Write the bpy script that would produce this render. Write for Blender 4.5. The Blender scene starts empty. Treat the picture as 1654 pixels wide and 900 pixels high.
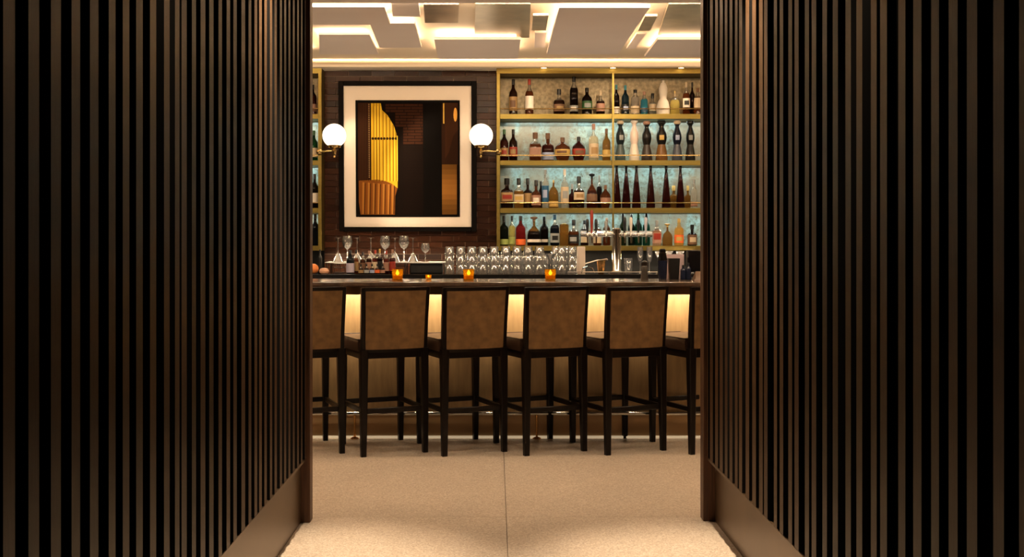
import bpy, bmesh, math, random
from mathutils import Vector, Matrix
random.seed(7)
C = bpy.context.scene
COL = C.collection
F, CX, HY, EYE = 1839.0, 800.0, 385.0, 1.4        # focal length, vanishing point and eye height of the 1654x900 photograph
R = math.radians

# ------------------------------------------------------------------ camera, world, exposure, lights
cam = bpy.data.objects.new('camera', bpy.data.cameras.new('camera'))
COL.objects.link(cam); C.camera = cam
cam.location = (0, 0, EYE); cam.rotation_euler = (R(90), 0, 0)
cam.data.sensor_width = 36; cam.data.lens = 36 * F / 1654
cam.data.shift_x = (827 - CX) / 1654; cam.data.shift_y = -(450 - HY) / 1654
cam.data.clip_start = 0.02
w = bpy.data.worlds.new('world'); C.world = w; w.use_nodes = True
w.node_tree.nodes['Background'].inputs[0].default_value = (1, .8, .6, 1)
w.node_tree.nodes['Background'].inputs[1].default_value = 0.0
C.view_settings.view_transform = 'Standard'; C.view_settings.look = 'None'
C.view_settings.gamma = 1; C.view_settings.use_curve_mapping = False
C.view_settings.exposure = 0.0
WARM, AMBER, COOL = (1, .76, .50), (1, .62, .28), (.80, .96, .90)
NEUTRAL = (1, .80, .58)
AMBER2 = (1, .70, .38)

def lamp(kind, name, loc, power, color, rot=(0, 0, 0), **kw):
    d = bpy.data.lights.new(name, kind); d.energy = power; d.color = color
    for k, v in kw.items(): setattr(d, k, v)
    o = bpy.data.objects.new(name, d); COL.objects.link(o); o.location = loc; o.rotation_euler = rot
    return o
def strip(name, loc, sx, sy, power, color, rot=(0, 0, 0)):
    return lamp('AREA', name, loc, power, color, rot, shape='RECTANGLE', size=sx, size_y=sy)
def spot(name, loc, power, color, deg, blend=.6, rot=(0, 0, 0), rad=.03):
    return lamp('SPOT', name, loc, power, color, rot, spot_size=R(deg), spot_blend=blend, shadow_soft_size=rad)

# corridor downlights, grazing each slatted wall
for y, p in ((4.62, 640), (3.1, 120)):
    spot('corridor_downlight', (-.835, y, 2.97), p, NEUTRAL, 42, .8)
    spot('corridor_downlight', (.95, y, 2.97), p, NEUTRAL, 42, .8)
# downlights over the floor and the stools
for x in (-1.9, -.95, 0, .95, 1.9):
    spot('room_downlight', (x, 6.15, 2.83), 52, NEUTRAL, 100, 1.0)
    spot('room_downlight', (x, 7.25, 2.82), 34, NEUTRAL, 90, 1.0)
# unseen fill strip added behind the bulkhead, grazing the ceiling
strip('ceiling_fill_light', (.1, 6.99, 2.875), 8.6, .05, 130, WARM, (R(96), 0, 0))
# fill strip added behind the fascia lip to brighten the far ceiling
strip('back_fill_light', (.1, 9.74, 2.875), 8.6, .02, 15, WARM, (R(180 - 40), 0, 0))
# strip under the bar top washing the bar front
strip('bar_front_strip', (0.2, 7.80, 1.035), 6.0, .03, 56, WARM, (R(42), 0, 0))
# unseen fill light added behind the bar to lift the ceiling panels
strip('panel_fill_light', (.1, 8.42, 1.0), 5.0, .05, 17, NEUTRAL, (R(180), 0, 0))
# strips under the display shelves (cool), warm downlights in the unit tops
for z in (2.425, 2.025, 1.615):
    strip('shelf_strip', (1.1, 9.97, z), 2.0, .03, 5, COOL, (R(0), 0, 0))
    strip('shelf_strip', (-1.95, 9.97, z), .8, .03, 3, COOL, (0, 0, 0))
for x in (.415, 1.007, 1.59, -1.9):
    spot('unit_downlight', (x, 9.742, 2.852), 9, WARM, 84, .9, rad=.02)
strip('back_counter_strip', (0.2, 9.70, 1.285), 3.4, .02, 22, WARM)
# picture lights and shelf lights recessed in the ceiling in front of the back wall
for x in (-1.1, -.43):
    spot('picture_light', (x, 8.75, 2.90), 700, WARM, 44, .6, (R(50), 0, 0))
for x in (.3, 1.0, 1.7):
    spot('shelf_light', (x, 8.55, 2.90), 38, WARM, 62, .8, (R(58), 0, 0))

# ------------------------------------------------------------------ materials
MATS = {}
def mat(name, col, rough=.5, metal=0, spec=.5, trans=0, emit=None, est=0, noise=0, scale=20, bump=0, stretch=(1, 1, 1), rnd=0, coat=0, col2=None, ior=1.45, alpha=1):
    m = bpy.data.materials.new(name); m.use_nodes = True
    nt = m.node_tree; b = nt.nodes['Principled BSDF']
    b.inputs['Base Color'].default_value = (*col, 1); b.inputs['Roughness'].default_value = rough
    b.inputs['Metallic'].default_value = metal; b.inputs['Specular IOR Level'].default_value = spec
    b.inputs['Transmission Weight'].default_value = trans; b.inputs['Coat Weight'].default_value = coat
    b.inputs['IOR'].default_value = ior
    if emit: b.inputs['Emission Color'].default_value = (*emit, 1); b.inputs['Emission Strength'].default_value = est
    out = None
    if noise or col2 or bump:
        tc = nt.nodes.new('ShaderNodeTexCoord'); mp = nt.nodes.new('ShaderNodeMapping'); n = nt.nodes.new('ShaderNodeTexNoise')
        mp.inputs['Scale'].default_value = stretch; n.inputs['Scale'].default_value = scale; n.inputs['Detail'].default_value = 5
        nt.links.new(tc.outputs['Object'], mp.inputs[0])
        if rnd:
            oi = nt.nodes.new('ShaderNodeObjectInfo'); mu = nt.nodes.new('ShaderNodeVectorMath'); mu.operation = 'ADD'
            cb = nt.nodes.new('ShaderNodeMath'); cb.operation = 'MULTIPLY'; cb.inputs[1].default_value = 37.0
            nt.links.new(oi.outputs['Random'], cb.inputs[0]); nt.links.new(mp.outputs[0], mu.inputs[0]); nt.links.new(cb.outputs[0], mu.inputs[1])
            nt.links.new(mu.outputs[0], n.inputs['Vector'])
        else: nt.links.new(mp.outputs[0], n.inputs['Vector'])
        r = nt.nodes.new('ShaderNodeValToRGB')
        c2 = col2 or tuple(c * (1 - noise) for c in col)
        r.color_ramp.elements[0].position = .32; r.color_ramp.elements[1].position = .68
        r.color_ramp.elements[0].color = (*c2, 1); r.color_ramp.elements[1].color = (*col, 1)
        nt.links.new(n.outputs['Fac'], r.inputs[0]); out = r.outputs[0]
        if bump:
            bp = nt.nodes.new('ShaderNodeBump'); bp.inputs['Strength'].default_value = bump; bp.inputs['Distance'].default_value = .002
            nt.links.new(n.outputs['Fac'], bp.inputs['Height']); nt.links.new(bp.outputs[0], b.inputs['Normal'])
    if rnd:
        oi = nt.nodes.new('ShaderNodeObjectInfo'); mr = nt.nodes.new('ShaderNodeMapRange')
        mr.inputs['To Min'].default_value = 1 - rnd; mr.inputs['To Max'].default_value = 1 + rnd
        nt.links.new(oi.outputs['Random'], mr.inputs['Value'])
        hs = nt.nodes.new('ShaderNodeHueSaturation'); nt.links.new(mr.outputs[0], hs.inputs['Value'])
        hs.inputs['Color'].default_value = (*col, 1)
        if out: nt.links.new(out, hs.inputs['Color'])
        out = hs.outputs[0]
    if out: nt.links.new(out, b.inputs['Base Color'])
    MATS[name] = m
    return m
def glass(name, tint=(1, 1, 1), gloss=.12, white=0.0, rough=.02):
    """thin clear glass: see-through with bright rims"""
    m = bpy.data.materials.new(name); m.use_nodes = True; nt = m.node_tree; nt.nodes.clear()
    o = nt.nodes.new('ShaderNodeOutputMaterial'); mx = nt.nodes.new('ShaderNodeMixShader')
    t = nt.nodes.new('ShaderNodeBsdfTransparent'); t.inputs[0].default_value = (*tint, 1)
    g = nt.nodes.new('ShaderNodeBsdfGlossy'); g.inputs['Roughness'].default_value = rough
    lw = nt.nodes.new('ShaderNodeLayerWeight'); lw.inputs[0].default_value = .35
    ad = nt.nodes.new('ShaderNodeMath'); ad.operation = 'MULTIPLY_ADD'; ad.inputs[1].default_value = .8; ad.inputs[2].default_value = gloss; ad.use_clamp = True
    nt.links.new(lw.outputs['Fresnel'], ad.inputs[0]); nt.links.new(ad.outputs[0], mx.inputs[0])
    nt.links.new(t.outputs[0], mx.inputs[1]); nt.links.new(g.outputs[0], mx.inputs[2])
    last = mx
    if white:
        d = nt.nodes.new('ShaderNodeBsdfDiffuse'); d.inputs[0].default_value = (.9, .88, .85, 1)
        m2 = nt.nodes.new('ShaderNodeMixShader'); m2.inputs[0].default_value = white
        nt.links.new(mx.outputs[0], m2.inputs[1]); nt.links.new(d.outputs[0], m2.inputs[2]); last = m2
    nt.links.new(last.outputs[0], o.inputs[0]); MATS[name] = m
    return m

mat('slat_oak', (.088, .043, .017), .40, noise=.55, scale=9, stretch=(14, 14, .8), rnd=.28, bump=.25, spec=.16)
mat('slat_black', (.006, .005, .004), .7, spec=.1)
mat('felt', (.004, .0035, .003), .95, spec=.05)
mat('bronze', (.13, .080, .043), .36, metal=.6, noise=.15, scale=6, stretch=(1, 1, 1), spec=.5)
mat('post_wood', (.12, .050, .021), .45, noise=.5, scale=8, stretch=(10, 10, .7))
mat('dark_ceiling', (.02, .016, .013), .9)
mat('room_wall', (.12, .08, .05), .7, noise=.1)
mat('cream', (.88, .76, .60), .75, noise=.03, scale=4)
mat('panel_paint', (.84, .74, .69), .6, noise=.04, scale=3)
mat('silver_leaf', (.74, .65, .52), .30, metal=1, noise=.3, scale=5, bump=.4)
mat('brick_glaze', (.046, .015, .006), .32, noise=.4, scale=12, rnd=.45, spec=.22)
mat('mortar', (.34, .235, .165), .9, noise=.2, scale=60)
mat('gold', (.25, .185, .05), .42, metal=1, noise=.12, scale=9, stretch=(1, 8, 8))
mat('brass', (.58, .40, .16), .22, metal=1)
mat('chrome', (.82, .80, .77), .10, metal=1)
mat('steel_dark', (.12, .11, .10), .3, metal=1)
mat('black_gloss', (.008, .006, .005), .10, spec=.6)
mat('black_matte', (.007, .007, .007), .6)
mat('black_frame', (.004, .003, .0025), .5, spec=.06)
mat('bar_stone', (.13, .088, .06), .16, noise=.5, scale=14, spec=.6)
mat('bar_front', (.36, .235, .115), .34, metal=.25, noise=.25, scale=5, stretch=(6, 1, 1), spec=.5)
mat('apron_gloss', (.20, .155, .12), .14, metal=.6)
mat('bar_kick', (.46, .30, .15), .4, metal=.2)
mat('trim_glow', (.8, .7, .55), .4, emit=(1, .76, .48), est=.36)  # pale bar trim, not a lamp; its brightness is put in as glow
mat('espresso', (.009, .0045, .003), .32, noise=.4, scale=10, stretch=(6, 6, 1), spec=.3)
mat('suede', (.27, .145, .052), .62, noise=.38, scale=18, bump=.2)
mat('leather', (.060, .030, .017), .42, noise=.25, scale=40, bump=.3)
mat('piping', (.02, .011, .008), .4)
mat('mat_board', (.88, .77, .66), .8)
mat('opal', (.9, .88, .84), .25, emit=(1, .80, .54), est=2.4)
mat('lens', (1, .9, .7), .3, emit=(1, .72, .36), est=9)
mat('flame', (1, .6, .2), .5, emit=(1, .70, .18), est=7)
mat('wax', (.95, .7, .3), .5, emit=(1, .55, .08), est=.12)
mat('orange_peel', (.85, .27, .07), .45, bump=.3, scale=120)
mat('peach_peel', (.78, .42, .26), .5, noise=.2, scale=10)
mat('paper', (.80, .66, .55), .8)
mat('pink_paper', (.62, .46, .47), .7)
mat('tan_leather', (.17, .095, .055), .5, noise=.2, scale=30)
mat('copper', (.60, .33, .12), .25, metal=1)
mat('screen', (.004, .004, .006), .08)
mat('navy', (.012, .016, .035), .2)
mat('red_plastic', (.42, .012, .02), .3)
glass('clear_glass', gloss=.20, white=.07)
glass('frosted_glass', gloss=.12, white=.35)
def amber():
    m = bpy.data.materials.new('amber_glass'); m.use_nodes = True; nt = m.node_tree; nt.nodes.clear()
    o = nt.nodes.new('ShaderNodeOutputMaterial'); mx = nt.nodes.new('ShaderNodeMixShader'); mx.inputs[0].default_value = .35
    t = nt.nodes.new('ShaderNodeBsdfTransparent'); t.inputs[0].default_value = (1, .72, .22, 1)
    g = nt.nodes.new('ShaderNodeBsdfTranslucent'); g.inputs[0].default_value = (.70, .42, .05, 1)
    nt.links.new(t.outputs[0], mx.inputs[1]); nt.links.new(g.outputs[0], mx.inputs[2]); nt.links.new(mx.outputs[0], o.inputs[0]); MATS['amber_glass'] = m
amber()

# floor terrazzo
def terrazzo():
    m = bpy.data.materials.new('terrazzo'); m.use_nodes = True; nt = m.node_tree; b = nt.nodes['Principled BSDF']
    tc = nt.nodes.new('ShaderNodeTexCoord'); v = nt.nodes.new('ShaderNodeTexVoronoi'); v.inputs['Scale'].default_value = 150
    nt.links.new(tc.outputs['Object'], v.inputs['Vector'])
    r = nt.nodes.new('ShaderNodeValToRGB'); r.color_ramp.interpolation = 'CONSTANT'
    e = r.color_ramp.elements; e[0].position = 0; e[0].color = (.42, .32, .23, 1); e[1].position = .13; e[1].color = (.56, .45, .34, 1)
    for p, c in ((.55, (.52, .41, .31)), (.72, (.66, .56, .45)), (.9, (.44, .34, .25))):
        k = e.new(p); k.color = (*c, 1)
    sp = nt.nodes.new('ShaderNodeSeparateColor'); nt.links.new(v.outputs['Color'], sp.inputs[0]); nt.links.new(sp.outputs[0], r.inputs[0])
    n = nt.nodes.new('ShaderNodeTexNoise'); n.inputs['Scale'].default_value = 2.2; n.inputs['Detail'].default_value = 6
    nt.links.new(tc.outputs['Object'], n.inputs['Vector'])
    mr = nt.nodes.new('ShaderNodeMapRange'); mr.inputs['To Min'].default_value = .86; mr.inputs['To Max'].default_value = 1.1
    nt.links.new(n.outputs['Fac'], mr.inputs[0])
    hs = nt.nodes.new('ShaderNodeHueSaturation'); nt.links.new(mr.outputs[0], hs.inputs['Value']); nt.links.new(r.outputs[0], hs.inputs['Color'])
    nt.links.new(hs.outputs[0], b.inputs['Base Color']); b.inputs['Roughness'].default_value = .38; b.inputs['Specular IOR Level'].default_value = .4
    MATS['terrazzo'] = m
terrazzo()
# mottled antique glass behind the bottles; broad beige patches paint in its reflections
def antique():
    m = bpy.data.materials.new('antique_glass'); m.use_nodes = True; nt = m.node_tree; b = nt.nodes['Principled BSDF']
    tc = nt.nodes.new('ShaderNodeTexCoord'); n = nt.nodes.new('ShaderNodeTexNoise'); n.inputs['Scale'].default_value = 26; n.inputs['Detail'].default_value = 9; n.inputs['Roughness'].default_value = .75
    nt.links.new(tc.outputs['Object'], n.inputs['Vector'])
    r = nt.nodes.new('ShaderNodeValToRGB'); e = r.color_ramp.elements
    e[0].position = .36; e[0].color = (.16, .13, .085, 1); e[1].position = .62; e[1].color = (.36, .50, .48, 1)
    k = e.new(.5); k.color = (.28, .37, .35, 1)
    nt.links.new(n.outputs['Fac'], r.inputs[0]); nt.links.new(r.outputs[0], b.inputs['Base Color'])
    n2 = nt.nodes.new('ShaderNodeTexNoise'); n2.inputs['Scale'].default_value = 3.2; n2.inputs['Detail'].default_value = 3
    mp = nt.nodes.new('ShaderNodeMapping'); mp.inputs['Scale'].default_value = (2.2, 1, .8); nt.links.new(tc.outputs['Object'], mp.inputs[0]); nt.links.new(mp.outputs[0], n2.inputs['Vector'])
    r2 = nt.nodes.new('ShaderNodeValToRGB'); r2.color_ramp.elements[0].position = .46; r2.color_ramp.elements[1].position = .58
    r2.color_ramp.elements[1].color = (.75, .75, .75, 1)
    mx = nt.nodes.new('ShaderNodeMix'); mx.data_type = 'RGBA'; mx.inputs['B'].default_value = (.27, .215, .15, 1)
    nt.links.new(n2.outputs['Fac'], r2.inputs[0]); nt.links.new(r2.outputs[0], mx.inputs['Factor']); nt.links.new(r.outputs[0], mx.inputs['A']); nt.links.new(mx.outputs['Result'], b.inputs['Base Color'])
    b.inputs['Roughness'].default_value = .25; b.inputs['Metallic'].default_value = .25
    MATS['antique_glass'] = m
antique()
mat('gold_leaf', (.34, .27, .16), .42, metal=.35, col2=(.16, .125, .07), scale=34, bump=.5)
def M(n): return MATS[n]
LIQ = {}
def liquid(col, rough=.04):
    """coloured liquor seen through its bottle"""
    if col not in LIQ:
        LIQ[col] = mat('liquor_%d' % len(LIQ), col, rough, trans=.72, spec=.5, ior=1.2)
    return LIQ[col]
SOLID = {}
def solid(col, rough=.5, spec=.5):
    k = (col, rough, spec)
    if k not in SOLID: SOLID[k] = mat('tint_%d' % len(SOLID), col, rough, spec=spec)
    return SOLID[k]

# ------------------------------------------------------------------ mesh helpers
class MB:
    def __init__(s): s.v = []; s.f = []; s.mi = []
    def add(s, v, f, mi=0):
        n = len(s.v); s.v += [Vector(p) for p in v]; s.f += [[i + n for i in q] for q in f]; s.mi += [mi] * len(f); return s
    def box(s, x0, x1, y0, y1, z0, z1, bev=0, mi=0, mx=None):
        c = [(x0 + x1) / 2, (y0 + y1) / 2, (z0 + z1) / 2]; h = [abs(x1 - x0) / 2, abs(y1 - y0) / 2, abs(z1 - z0) / 2]
        sg = [(a, b, d) for a in (-1, 1) for b in (-1, 1) for d in (-1, 1)]
        if bev <= 0:
            v = [(c[0] + a * h[0], c[1] + b * h[1], c[2] + d * h[2]) for a, b, d in sg]
            f = [(0, 1, 3, 2), (4, 6, 7, 5), (0, 4, 5, 1), (2, 3, 7, 6), (0, 2, 6, 4), (1, 5, 7, 3)]
        else:
            bev = min(bev, min(h) * .95); v = []; idx = {}
            for k, q in enumerate(sg):
                for ax in range(3):
                    idx[k, ax] = len(v)
                    v.append(tuple(c[i] + q[i] * (h[i] - (0 if i == ax else bev)) for i in range(3)))
            f = []
            for ax in range(3):
                i, j = [a for a in range(3) if a != ax]
                for sgn in (-1, 1):
                    ks = [k for k, q in enumerate(sg) if q[ax] == sgn]
                    ks.sort(key=lambda k: math.atan2(sg[k][j], sg[k][i])); f.append([idx[k, ax] for k in ks])
                for k, q in enumerate(sg):
                    if q[ax] == -1:
                        q2 = list(q); q2[ax] = 1; k2 = sg.index(tuple(q2)); f.append([idx[k, i], idx[k2, i], idx[k2, j], idx[k, j]])
            for k in range(8): f.append([idx[k, 0], idx[k, 1], idx[k, 2]])
        if mx is not None: v = [mx @ Vector(p) for p in v]
        return s.add(v, f, mi)
    def lathe(s, prof, n=20, c=(0, 0, 0), p=2, sy=1, mi=0, mif=None, mx=None, close=True, a0=0, a1=2 * math.pi):
        full = abs(a1 - a0 - 2 * math.pi) < 1e-6; m = n if full else n + 1; v = []; f = []; mis = []
        for r, z in prof:
            for k in range(m):
                a = a0 + (a1 - a0) * k / n; ca, sa = math.cos(a), math.sin(a)
                q = r / (abs(ca) ** p + abs(sa) ** p) ** (1 / p)
                v.append(Vector((c[0] + q * ca, c[1] + q * sa * sy, c[2] + z)))
        for i in range(len(prof) - 1):
            for k in range(n):
                k2 = (k + 1) % m
                f.append((i * m + k, i * m + k2, (i + 1) * m + k2, (i + 1) * m + k)); mis.append(mif(prof[i][1]) if mif else mi)
        if close and full:
            if prof[0][0] > 1e-5: f.append(tuple(reversed(range(m)))); mis.append(mis[0])
            if prof[-1][0] > 1e-5: f.append(tuple((len(prof) - 1) * m + k for k in range(m))); mis.append(mis[-1])
        if mx is not None: v = [mx @ q for q in v]
        s.add(v, f); s.mi[-len(f):] = mis
        return s
    def tube(s, pts, r, n=10, mi=0):
        pts = [Vector(p) for p in pts]; rs = r if isinstance(r, (list, tuple)) else [r] * len(pts); v = []; f = []
        for i, p in enumerate(pts):
            t = (pts[min(i + 1, len(pts) - 1)] - pts[max(i - 1, 0)]).normalized()
            u = t.orthogonal().normalized() if i == 0 else (u - t * u.dot(t)).normalized()
            b = t.cross(u)
            v += [p + (u * math.cos(2 * math.pi * k / n) + b * math.sin(2 * math.pi * k / n)) * rs[i] for k in range(n)]
        for i in range(len(pts) - 1):
            for k in range(n): f.append((i * n + k, i * n + (k + 1) % n, (i + 1) * n + (k + 1) % n, (i + 1) * n + k))
        f.append(tuple(reversed(range(n)))); f.append(tuple((len(pts) - 1) * n + k for k in range(n)))
        return s.add(v, f, mi)
    def bar(s, rings, bev=0, mi=0):
        """square tapered bar through rings of (x, y, z, half width x, half depth y), stacked mostly along z"""
        v = []; f = []
        for x, y, z, a, b in rings:
            e = min(a, b) * .25
            v += [(x - a + e, y - b, z), (x + a - e, y - b, z), (x + a, y - b + e, z), (x + a, y + b - e, z), (x + a - e, y + b, z), (x - a + e, y + b, z), (x - a, y + b - e, z), (x - a, y - b + e, z)]
        for i in range(len(rings) - 1):
            for k in range(8): f.append((i * 8 + k, i * 8 + (k + 1) % 8, (i + 1) * 8 + (k + 1) % 8, (i + 1) * 8 + k))
        f.append(tuple(reversed(range(8)))); f.append(tuple((len(rings) - 1) * 8 + k for k in range(8)))
        return s.add(v, f, mi)
    def sphere(s, c, r, n=20, m=12, z0=-1, z1=1, sx=1, sz=1, mi=0):
        a0, a1 = math.asin(z0), math.asin(z1)
        prof = [(r * max(math.cos(a0 + (a1 - a0) * i / m), 0), r * sz * math.sin(a0 + (a1 - a0) * i / m)) for i in range(m + 1)]
        return s.lathe(prof, n, c, mi=mi)
    def build(s, name, mats, parent=None, kind=None, off=None, angle=38):
        if not isinstance(mats, (list, tuple)): mats = [mats]
        me = bpy.data.meshes.new(name)
        me.from_pydata([tuple(p) for p in s.v], [], s.f)
        for m in mats: me.materials.append(M(m) if isinstance(m, str) else m)
        me.polygons.foreach_set('material_index', s.mi)
        bm = bmesh.new(); bm.from_mesh(me); bmesh.ops.remove_doubles(bm, verts=bm.verts, dist=1e-5)
        bmesh.ops.recalc_face_normals(bm, faces=bm.faces); bm.to_mesh(me); bm.free()
        me.polygons.foreach_set('use_smooth', [True] * len(me.polygons)); me.set_sharp_from_angle(angle=R(angle))
        o = bpy.data.objects.new(name, me); COL.objects.link(o)
        if parent is not None: o.parent = parent
        if off: me.transform(Matrix.Translation([-q for q in off]))
        if kind: o['kind'] = kind
        return o
def thing(name, label, cat, loc=(0, 0, 0), rz=0, group=None):
    o = bpy.data.objects.new(name, None); COL.objects.link(o); o.location = loc; o.rotation_euler = (0, 0, rz)
    o.empty_display_size = .05
    o['label'] = label; o['category'] = cat
    if group: o['group'] = group
    return o
def tag(o, label, cat, group=None):
    o['label'] = label; o['category'] = cat
    if group: o['group'] = group
    return o
def copy_tree(o, parent=None):
    c = o.copy(); COL.objects.link(c); c.parent = parent
    for ch in list(o.children): copy_tree(ch, c)
    return c
def struct(o): o['kind'] = 'structure'; return o
def X(px, D): return (px - CX) * D / F
def Z(py, D): return EYE + (HY - py) * D / F

# ------------------------------------------------------------------ setting: floor, corridor, room shell
fl = MB().box(-4.7, 4.9, -2.2, 10.3, -.2, -.03).build('floor', 'mortar', kind='structure')
JX = .055
ys = [-2.2, -.4, 2.7, 5.72, 10.2]
for xa, xb in ((-4.6, -2.3), (-2.3, JX), (JX, 2.4), (2.4, 4.8)):
    for a, b in zip(ys[:-1], ys[1:]):
        MB().box(xa + .0015, xb - .0015, a + .001, b - .001, -.03, 0).build('slab', 'terrazzo', fl)

CZ = 3.0   # corridor ceiling
def corridor(side, xs, xp, xpost, yend, plan):
    """xs slat face, xp plinth face, xpost inner face of the end post, yend far end"""
    s = -1 if side == 'left' else 1
    xb = xs + s * .022; xo = xp + s * .2
    def bx(x0, x1, *a, **k): return MB().box(min(x0, x1), max(x0, x1), *a, **k)
    wl = bx(xp + s * .012, xo, -2.1, yend - .08, 0, CZ).build('wall_' + side, 'felt', kind='structure')
    bx(xb, xp + s * .012, -2.1, yend - .08, .335, CZ).build('backing_board', 'felt', wl)
    bb = bx(xp, xp + s * .012, -2.1, yend - .08, 0.0, .30).build('baseboard_' + side, 'bronze', kind='structure')
    lip = bx(xs + s * .004, xp + s * .012, -2.1, yend - .08, .30, .318, bev=.003).build('ledge', 'bronze', bb)
    bx(xpost, xo, yend - .08, yend, 0, CZ, bev=.003).build('end_post', 'post_wood', wl)
    # one unit slat, reused: wood face towards the corridor, black sides
    me = None
    for ya, yb in plan:
        L = yb - ya
        if me is None:
            b = MB(); x0, x1 = sorted((0, s * .022))
            b.box(x0, x1, -.5, .5, 0, CZ - .322)
            o = b.build('slat', ['slat_black', 'slat_oak'], wl); me = o.data
            for p in me.polygons:
                if p.normal.x * s < -.9: p.material_index = 1
        else:
            o = bpy.data.objects.new('slat', me); COL.objects.link(o); o.parent = wl
        o.location = (xs, (ya + yb) / 2, .321); o.scale = (1, L, 1)
    return wl
LZ = [(15, 73), (138, 190), (247, 295), (347, 388), (436, 477), (527, 560), (595, 627), (660, 692), (727, 757), (795, 822), (848, 870), (880, 905)]
lpx = [(a / 3, b / 3) for a, b in LZ]
lpx += [(310, 316.7), (324, 331.7), (338, 345), (353, 358.6), (366, 371.7), (377, 382.5), (390, 396), (401.5, 406), (411, 415.5), (418.5, 423), (427, 431), (436, 439.5), (443.5, 447.3), (452, 455.5), (459, 462.3), (466, 469), (473, 476), (480, 482.7), (486.2, 488.6), (492.3, 494)]
XL = .93
plan_l = [(F * XL / (CX - a), F * XL / (CX - b)) for a, b in lpx]
RZ = [(45, 56), (65, 79), (90, 104), (112, 127), (137, 150), (160, 174), (186, 199), (206, 221), (238, 255), (270, 288), (303, 321), (327, 344), (375, 390), (403, 420), (445, 463), (475, 495), (525, 545), (558, 580), (610, 632), (660, 685), (722, 748), (775, 803), (845, 873), (890, 923), (978, 1012), (1050, 1090), (1137, 1175), (1222, 1265), (1310, 1360), (1438, 1490), (1563, 1625)]
XR = 1.045
plan_r = [(F * XR / (1125 + b / 3 - CX), min(F * XR / (1125 + a / 3 - CX), 5.615)) for a, b in RZ]
y0 = min(a for a, b in plan_l)
while y0 > -1.9: y0 -= .112; plan_l.append((y0, y0 + .053))
y0 = min(a for a, b in plan_r)
while y0 > -1.9: y0 -= .112; plan_r.append((y0, y0 + .055))
corridor('left', -XL, -.957, -.911, 5.68, plan_l)
corridor('right', XR, 1.087, 1.028, 5.71, plan_r)
MB().box(-1.2, 1.3, -2.1, 5.70, CZ, CZ + .1).build('ceiling_1', 'dark_ceiling', kind='structure')
MB().box(-1.3, 1.4, -2.2, -2.1, 0, CZ).build('wall_near', 'dark_ceiling', kind='structure')
wf = MB().box(-4.6, -1.157, 5.60, 5.68, 0, 3.2).box(1.287, 4.8, 5.63, 5.71, 0, 3.2).box(-1.157, 1.287, 5.705, 5.75, 2.80, 3.2).build('wall_front', 'room_wall', kind='structure')
MB().box(-4.7, -4.6, 5.6, 10.2, 0, 3.2).build('wall_room_left', 'room_wall', kind='structure')
MB().box(4.8, 4.9, 5.6, 10.2, 0, 3.2).build('wall_room_right', 'room_wall', kind='structure')
RC = 2.93   # bar room ceiling
ceil = MB().box(-4.6, 4.8, 5.72, 10.2, RC, RC + .15).build('ceiling', 'cream', kind='structure')
MB().box(-4.6, 4.8, 5.76, 6.95, Z(5, 6.95), RC).build('trim_1', 'panel_paint', kind='structure')
MB().box(-4.6, 4.8, 9.70, 9.715, Z(108, 9.70), 2.896).box(-4.6, 4.8, 9.715, 10.1, Z(108, 9.70), Z(108, 9.70) + .008).build('trim_2', 'cream', kind='structure')  # fascia, with a lip added to house the ceiling fill strip
for lx in (.415, 1.007, 1.59, -1.9):
    tz = Z(108, 9.70); tr = bpy.data.objects['trim_2']
    MB().lathe([(.032, 0), (.032, -.004), (.026, -.005), (.026, -.001)], 20, (lx, 9.738, tz), close=False).build('downlight_rim', 'brass', tr)
    MB().lathe([(.025, 0), (.025, -.003)], 20, (lx, 9.738, tz)).build('downlight_lens', 'lens', tr)

# ceiling panels: (near left px, near right px, near y, far left px, far right px, far y, z, material)
def cpanel(nl, nr, ny, flx, fr, fy, z, m, th=.03, lit=0):
    d0 = (z - EYE) * F / (HY - ny); d1 = (z - EYE) * F / (HY - fy)
    P = [(X(nl, d0), d0), (X(nr, d0), d0), (X(fr, d1), d1), (X(flx, d1), d1)]
    v = [(x, y, z) for x, y in P] + [(x, y, z + th) for x, y in P]
    MB().add(v, [(0, 1, 2, 3), (7, 6, 5, 4), (0, 4, 5, 1), (1, 5, 6, 2), (2, 6, 7, 3), (3, 7, 4, 0)]).build('ceiling_panel', m, ceil)
    if lit:
        cx = sum(p[0] for p in P) / 4; sx = (P[1][0] - P[0][0] + P[2][0] - P[3][0]) / 2
        strip('cove_strip', (cx, (d0 + d1) / 2, z + th + .004), max(sx - .06, .05), d1 - d0 - .05, lit * max(sx, .1) * (d1 - d0), WARM, (R(180), 0, 0))
LZ1 = 2.84
CL = 16
cpanel(330, 621, 11, 378, 630.5, 40, 2.835, 'panel_paint', .02, CL)
cpanel(632, 676, 4, 634, 679, 27, 2.86, 'panel_paint', .02, CL)
cpanel(597, 670, 38, 613, 681, 77, 2.865, 'panel_paint', .02, CL)
cpanel(515, 597, 56, 516, 611.5, 88, 2.88, 'panel_paint', .015, CL)
cpanel(420, 497, 56, 425, 499, 88, 2.88, 'panel_paint', .015, CL)
cpanel(701, 841, 64, 708, 836.5, 95, 2.85, 'panel_paint', .02, CL)
cpanel(903, 1050, 12, 883, 998, 88, 2.835, 'panel_paint', .02, CL)
cpanel(1062, 1240, 64, 1041, 1215, 92, 2.85, 'panel_paint', .02, CL)
cpanel(684, 741, 7, 686, 740, 37, 2.89, 'silver_leaf', .015)
cpanel(768, 857, 6, 766, 855, 61, 2.885, 'silver_leaf', .015)
cpanel(861, 886, 25, 859, 882, 49, 2.885, 'silver_leaf', .015)
cpanel(864, 883, 53, 863, 880, 77, 2.89, 'panel_paint', .015)
cpanel(1080, 1170, 6, 1063, 1150, 57, 2.885, 'silver_leaf', .015)
cpanel(1042, 1062, 26, 1030, 1050, 50, 2.885, 'silver_leaf', .015)
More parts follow.
